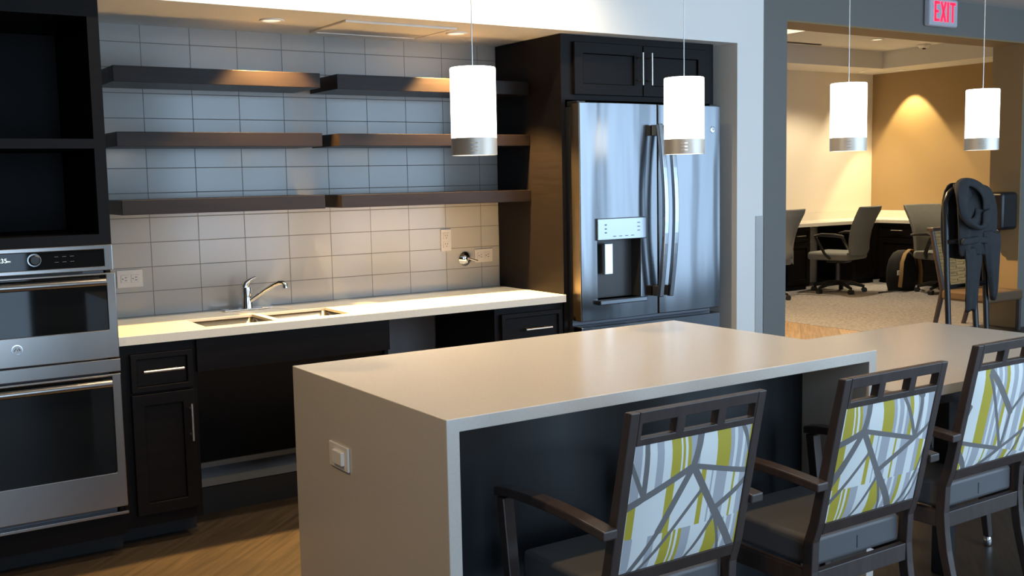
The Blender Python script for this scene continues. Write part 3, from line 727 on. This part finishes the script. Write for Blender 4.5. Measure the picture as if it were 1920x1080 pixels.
build('toe_kick', B().box(9.96, 10.44, 2.62, 3.74, FL, FL+.05), blackish, c)
for (a, b) in ((2.64, 3.17), (3.19, 3.72)):
    d = shaker('drawer', a, b, -.245, -.09, 9.91, c, fr=.03, f=YZ)
    hm = B().tube([(9.86, (a+b)/2-.08, -.16), (9.86, (a+b)/2+.08, -.16)], .006, 10).tube([(9.86, (a+b)/2-.06, -.16), (9.892, (a+b)/2-.06, -.16)], .004, 8).tube([(9.86, (a+b)/2+.06, -.16), (9.892, (a+b)/2+.06, -.16)], .004, 8)
    build('handle', hm, nickel, d, smooth=True)
    shaker('door', a, b, -.74, -.255, 9.91, c, fr=.06, f=YZ)

def office_chair():
    c = thing('office_chair', (0, 0, FL), 'grey office chair', 'office chair', 'grey office chairs at the desk')
    # five legs with castors
    for k in range(5):
        a = R(90+72*k); d = Vector((math.cos(a), math.sin(a)))
        lg = build('base_leg', B().tube([(d.x*.02, d.y*.02, .115-H), (d.x*.16, d.y*.16, .105-H), (d.x*.29, d.y*.29, .07-H)], [.03, .024, .017], 10), black_plastic, c, smooth=True)
        e = Vector((-d.y, d.x))
        build('castor', B().tube([(d.x*.29-e.x*.024, d.y*.29-e.y*.024, .030-H), (d.x*.29+e.x*.024, d.y*.29+e.y*.024, .030-H)], .029, 14), black_plastic, lg, smooth=True)
    build('gas_column', B().tube([(0, 0, .10-H), (0, 0, .33-H)], .027, 14).tube([(0, 0, .33-H), (0, 0, .37-H)], .016, 14), dark_metal, c, smooth=True)
    build('mechanism', B().box(-.10, .10, -.12, .10, .345-H, .38-H), black_plastic, c, bevel=.01)
    build('seat', B().box(-.25, .25, -.24, .26, .38-H, .47-H), office_fabric, c, bevel=.035, seg=5, smooth=True)
    rows = []
    n = 12
    def bk(v, th):     # one closed ring of the back at height v
        wdt = .205+.035*v+.02*v*v; z = .44+.54*v; y = -.25-.14*v+.05*math.sin(math.pi*v)
        ring = []
        for i in range(n+1): u = -1+2*i/n; ring.append((u*wdt, y-.035*(u*u)*-1+.0, z-H))
        for i in range(n, -1, -1): u = -1+2*i/n; ring.append((u*wdt, y+.035*u*u-th*(1-.35*abs(u)**4), z-H))
        return ring
    for j in range(11):
        v = j/10; rows.append(bk(v, .075 if 0 < j < 10 else .05))
    build('backrest', B().loft(rows), office_fabric, c, bevel=.01, smooth=True)
    for s in (-1, 1):
        build('arm', B().tube([(s*.25, -.02, .40-H), (s*.30, .02, .46-H), (s*.31, .10, .60-H), (s*.31, .13, .655-H), (s*.305, .06, .67-H), (s*.30, -.10, .665-H), (s*.295, -.2, .65-H)], [.018, .02, .02, .02, .024, .026, .02], 10, .75), black_plastic, c, smooth=True)
    return c
oc = office_chair()
oc['label'] = 'grey office chair seen from behind at the cream wall desk'
oc.location = (8.70, 3.36, 0); oc.rotation_euler = (0, 0, R(14))
dup(oc, (9.46, 2.52, FL), R(168), 'grey office chair turned towards the kitchen beside the backpack')
dup(oc, (7.52, 3.42, FL), R(4), 'grey office chair of which only the back edge shows past the grey wall')

# backpack
bp_ = thing('backpack', (9.38, 3.02, FL), 'black backpack with tan straps standing on the carpet under the desk', 'backpack')
rows = []
for h, wx, wy in ((.012, .20, .11), (.10, .225, .13), (.25, .22, .13), (.36, .19, .11), (.43, .13, .08), (.46, .06, .04)):
    rows.append([(9.38+wx*math.cos(2*math.pi*k/20)*(1 if abs(math.cos(2*math.pi*k/20)) < .8 else .97), 3.02+wy*math.sin(2*math.pi*k/20), h-H) for k in range(20)])
build('bag', B().loft(rows), black_cloth, bp_, smooth=True)
st = B()
arc = [(9.17, 2.885, .06-H), (9.175, 2.875, .20-H), (9.20, 2.885, .34-H), (9.27, 2.90, .43-H), (9.37, 2.92, .468-H), (9.47, 2.93, .455-H), (9.54, 2.91, .37-H), (9.565, 2.90, .22-H), (9.56, 2.90, .08-H)]
build('strap', B().tube(arc, .026, 10, .4), tan_strap, bp_, smooth=True)
build('label_tag', B().box(9.115, 9.145, 2.87, 2.885, .20-H, .25-H), white_plastic, bp_)
build('floor_strap', B().tube([(9.2, 2.93, .018-H), (9.02, 2.95, .016-H), (8.9, 2.96, .016-H)], .012, 8, .6), black_cloth, bp_, smooth=True)

# low woven chair facing the kitchen, just inside the opening
wc = thing('woven_chair', (7.2, .75, FL), 'low dark framed chair with tan woven back behind the hanging jacket', 'chair')
WX0, WX1, WY = 6.99, 7.55, .92
wy = lambda z: WY+.16*(z+.3)
def wslab(x0, x1, z0, z1, d0, d1, tp=.0):
    return B().hexa([(x0+tp, wy(z0)+d0, z0), (x1-tp, wy(z0)+d0, z0), (x1-tp, wy(z0)+d1, z0), (x0+tp, wy(z0)+d1, z0), (x0, wy(z1)+d0, z1), (x1, wy(z1)+d0, z1), (x1, wy(z1)+d1, z1), (x0, wy(z1)+d1, z1)])
build('top_rail', wslab(WX0-.02, WX1+.02, .035, .062, -.03, .035), chair_wood, wc, bevel=.004)
wb = build('woven_back', wslab(WX0+.02, WX1-.02, -.47, .035, -.004, .025, .04), wicker, wc)
for i in range(9):
    z = -.44+i*.056; q = (z+.47)/.5; dx = .04*(1-q)+.024
    for k in range(4):
        a_, b_ = WX0+dx, WX1-dx; xa = a_+(b_-a_)*k/4; xb = a_+(b_-a_)*(k+1)/4
        zz = z+(.010 if k % 2 else -.010)
        build('weave_band', B().tube([(xa-.004, wy(zz)+.004, zz), ((xa+xb)/2, wy(zz)-.018, zz), (xb+.004, wy(zz)+.004, zz)], .019, 8, 1), wicker, wb, smooth=True)
for s_, x in ((-1, WX0), (1, WX1)):
    build('rear_leg', B().tube([(x-s_*.07, wy(FL)+.14, FL), (x-s_*.055, wy(-.47), -.47), (x, wy(.03), .045)], [.02, .024, .02], 8), chair_wood, wc, smooth=True)
    build('front_leg', B().tube([(x-s_*.05, WY-.44, FL), (x-s_*.05, WY-.44, -.52)], .022, 8), chair_wood, wc, smooth=True)
build('seat', B().box(WX0+.03, WX1-.03, WY-.47, WY-.03, -.55, -.465), P('brown_seat', (0.15, 0.09, 0.045), 0.6), wc, bevel=.02)

# tubular stand with the jacket on it
rk = thing('folding_stand', (6.12, .06, FL), 'black tubular folding stand behind the lower table', 'stand')
def arch(x0, x1, zt_, y0, y1, lean):
    pts = [(x0, y0, FL)]
    pts += [(x0+lean*.6, y0+(y1-y0)*.6, -.2), (x0+lean, y1, zt_-.13)]
    for k in range(1, 6):
        a = math.pi*(1-k/6); pts.append(((x0+x1)/2+lean+math.cos(a)*(x1-x0)/2, y1, zt_-.13+.13*math.sin(a)))
    pts += [(x1+lean, y1, zt_-.13), (x1+lean*.6, y0+(y1-y0)*.6, -.2), (x1, y0, FL)]
    return pts
build('frame_tube', B().tube(arch(5.865, 6.335, .44, .02, .12, .06), .021, 12), black_plastic, rk, smooth=True)
for z in (.03, -.30): build('cross_bar', B().tube([(5.90, .07, z), (6.36, .07, z)], .016, 10), black_plastic, rk, smooth=True)
build('middle_leg', B().tube([(6.12, -.04, FL), (6.16, .04, -.2), (6.19, .09, .16)], .021, 10), black_plastic, rk, smooth=True)
for x in (5.865, 6.335): build('foot', B().lathe([(.026, .0), (.028, .02), (.022, .05)], (x, .02, FL), 'z', 12), black_plastic, rk, smooth=True)
jk = thing('jacket', (6.15, .06, .1), 'dark slate hooded jacket hung over the tubular stand', 'jacket')
def cloth(name, rows, th, sub=1):
    """a hanging sheet given as rows of points, with the thickness of cloth"""
    o = build(name, B().grid(rows), jacket_m, jk, smooth=True)
    m_ = o.modifiers.new('sol', 'SOLIDIFY'); m_.thickness = th; m_.offset = 0
    m_ = o.modifiers.new('sub', 'SUBSURF'); m_.levels = sub; m_.render_levels = sub
    return o
def panel(ctrl, n=22, fold=.016, nf=4.0, ph=0.0):
    """ctrl: (z, x left, x right, y left, y middle, y right); folds deepen towards the hem"""
    rows = []
    for i, (z, xa, xb, y0, y1, y2) in enumerate(ctrl):
        q = i/(len(ctrl)-1); row = []
        for k in range(n+1):
            t = k/n; y = y0*(1-t)**2+2*t*(1-t)*y1+y2*t*t
            row.append((xa+(xb-xa)*t+.006*math.sin(9*t+3*q), y+fold*(.3+q)*math.sin(2*math.pi*nf*t+ph+1.7*q), z+.012*math.sin(5*t+ph)))
        rows.append(row)
    return rows
# the body hangs over the tube: front half towards the kitchen, back half behind
cloth('body', panel([(.445, 6.00, 6.38, .12, .11, .12), (.42, 5.975, 6.44, .08, .04, .09), (.30, 5.965, 6.475, .05, -.02, .06), (.16, 5.965, 6.46, .03, -.05, .05), (.03, 5.96, 6.42, .02, -.05, .04), (-.09, 5.985, 6.39, .02, -.04, .04)]), .02)
cloth('back_half', panel([(.445, 6.00, 6.38, .125, .135, .125), (.41, 5.98, 6.43, .17, .21, .17), (.22, 5.98, 6.45, .19, .25, .19), (.02, 5.99, 6.42, .19, .25, .19), (-.12, 6.01, 6.40, .18, .23, .18)], ph=1.0), .02)
cloth('long_panel', panel([(-.02, 5.99, 6.24, .0, -.03, .02), (-.16, 6.005, 6.22, -.01, -.03, .02), (-.32, 6.01, 6.185, -.01, -.02, .02), (-.50, 6.015, 6.175, -.01, -.02, .02)], fold=.010, nf=2.5), .02)
cloth('sleeve', panel([(.10, 6.20, 6.445, .0, -.05, .02), (-.06, 6.21, 6.42, -.01, -.06, .01), (-.20, 6.26, 6.395, -.01, -.05, .01), (-.32, 6.31, 6.385, -.005, -.04, .01), (-.42, 6.335, 6.37, .0, -.02, .01)], fold=.012, nf=2.0, ph=.7), .03)
cloth('waist_band', panel([(.055, 5.955, 6.425, .0, -.065, .03), (.0, 5.955, 6.42, .0, -.068, .03)], fold=.006, nf=3), .022)
# hood: an open collar-like loop of thick cloth falling to the front
hood = []
for j in range(6):
    q = j/5; row = []
    for k in range(25):
        a = 2*math.pi*k/24
        rx, rz = .085+.05*math.sin(math.pi*q)+.02*q, .085+.05*math.sin(math.pi*q)+.02*q
        row.append((6.035+rx*math.cos(a)+.035*math.sin(a)+.075*math.sin(math.pi*q)*(.4+math.cos(a)), .02-.07*q+.03*math.sin(a)+.012*math.sin(3*a+2*q), .345+rz*math.sin(a)-.06*math.cos(a)-.035*q-.05*max(0, -math.sin(a))))
    hood.append(row)
cloth('hood', hood, .03)
cloth('hood_lining', [[(6.03+r_*math.cos(2*math.pi*k/24)*.95, .03+.01*(1-r_/.12), .345+r_*1.05*math.sin(2*math.pi*k/24)) for k in range(25)] for r_ in (.095, .05, .004)], .01)

# office ceiling fittings
downlight(10.22, 3.70, 1.77, 'small recessed light close to the ochre office wall', 150, 72, .045, (1.0, .78, .40), target=(10.40, 3.64, 0), blend=.25)
downlight(9.95, 4.06, 1.77, 'small recessed light close to the cream office wall', 80, 80, .045, WARMW, target=(9.98, 4.26, 0), blend=.7)
downlight(8.856, 3.0, 1.975, 'recessed light in the middle of the office tray ceiling', 210, 130, .07, WARMW)
downlight(5.7, 1.7, 1.975, 'recessed light over the passage by the office', 600, 110, .07, WARM)
sd = thing('smoke_detector', (9.75, 3.05, 1.975), 'round white smoke detector on the office ceiling', 'smoke detector')
build('base', B().lathe([(.07, -.0005), (.07, -.015), (.05, -.04), (0, -.042)], (9.75, 3.05, 1.975)), white_plastic, sd, smooth=True)
build('sensor', B().lathe([(.018, -.041), (.018, -.055), (0, -.056)], (9.75, 3.05, 1.975)), slot_dark, sd)
df = thing('slot_diffuser', (8.55, 3.6, 1.975), 'narrow dark slot diffuser in the office ceiling beside the grey wall', 'air diffuser')
build('slot', B().box(8.05, 8.62, 3.56, 3.60, 1.966, 1.9745), slot_dark, df)
cl = thing('ceiling_fixture', (7.3, 2.95, 1.975), 'bright flat ceiling light at the top edge of the opening', 'ceiling light')
build('diffuser', B().box(7.05, 7.45, 2.75, 3.15, 1.955, 1.9745), lens_glow, cl, bevel=.004)
wp = thing('tissue_roll', (10.0, 2.2, -.035), 'white roll standing on the desk behind the right office chair', 'roll')
build('paper', B().lathe([(.02, .0005), (.065, .0005), (.065, .26), (.02, .26)], (10.1, 2.70, -.035), ring=True), white_plastic, wp, smooth=True)
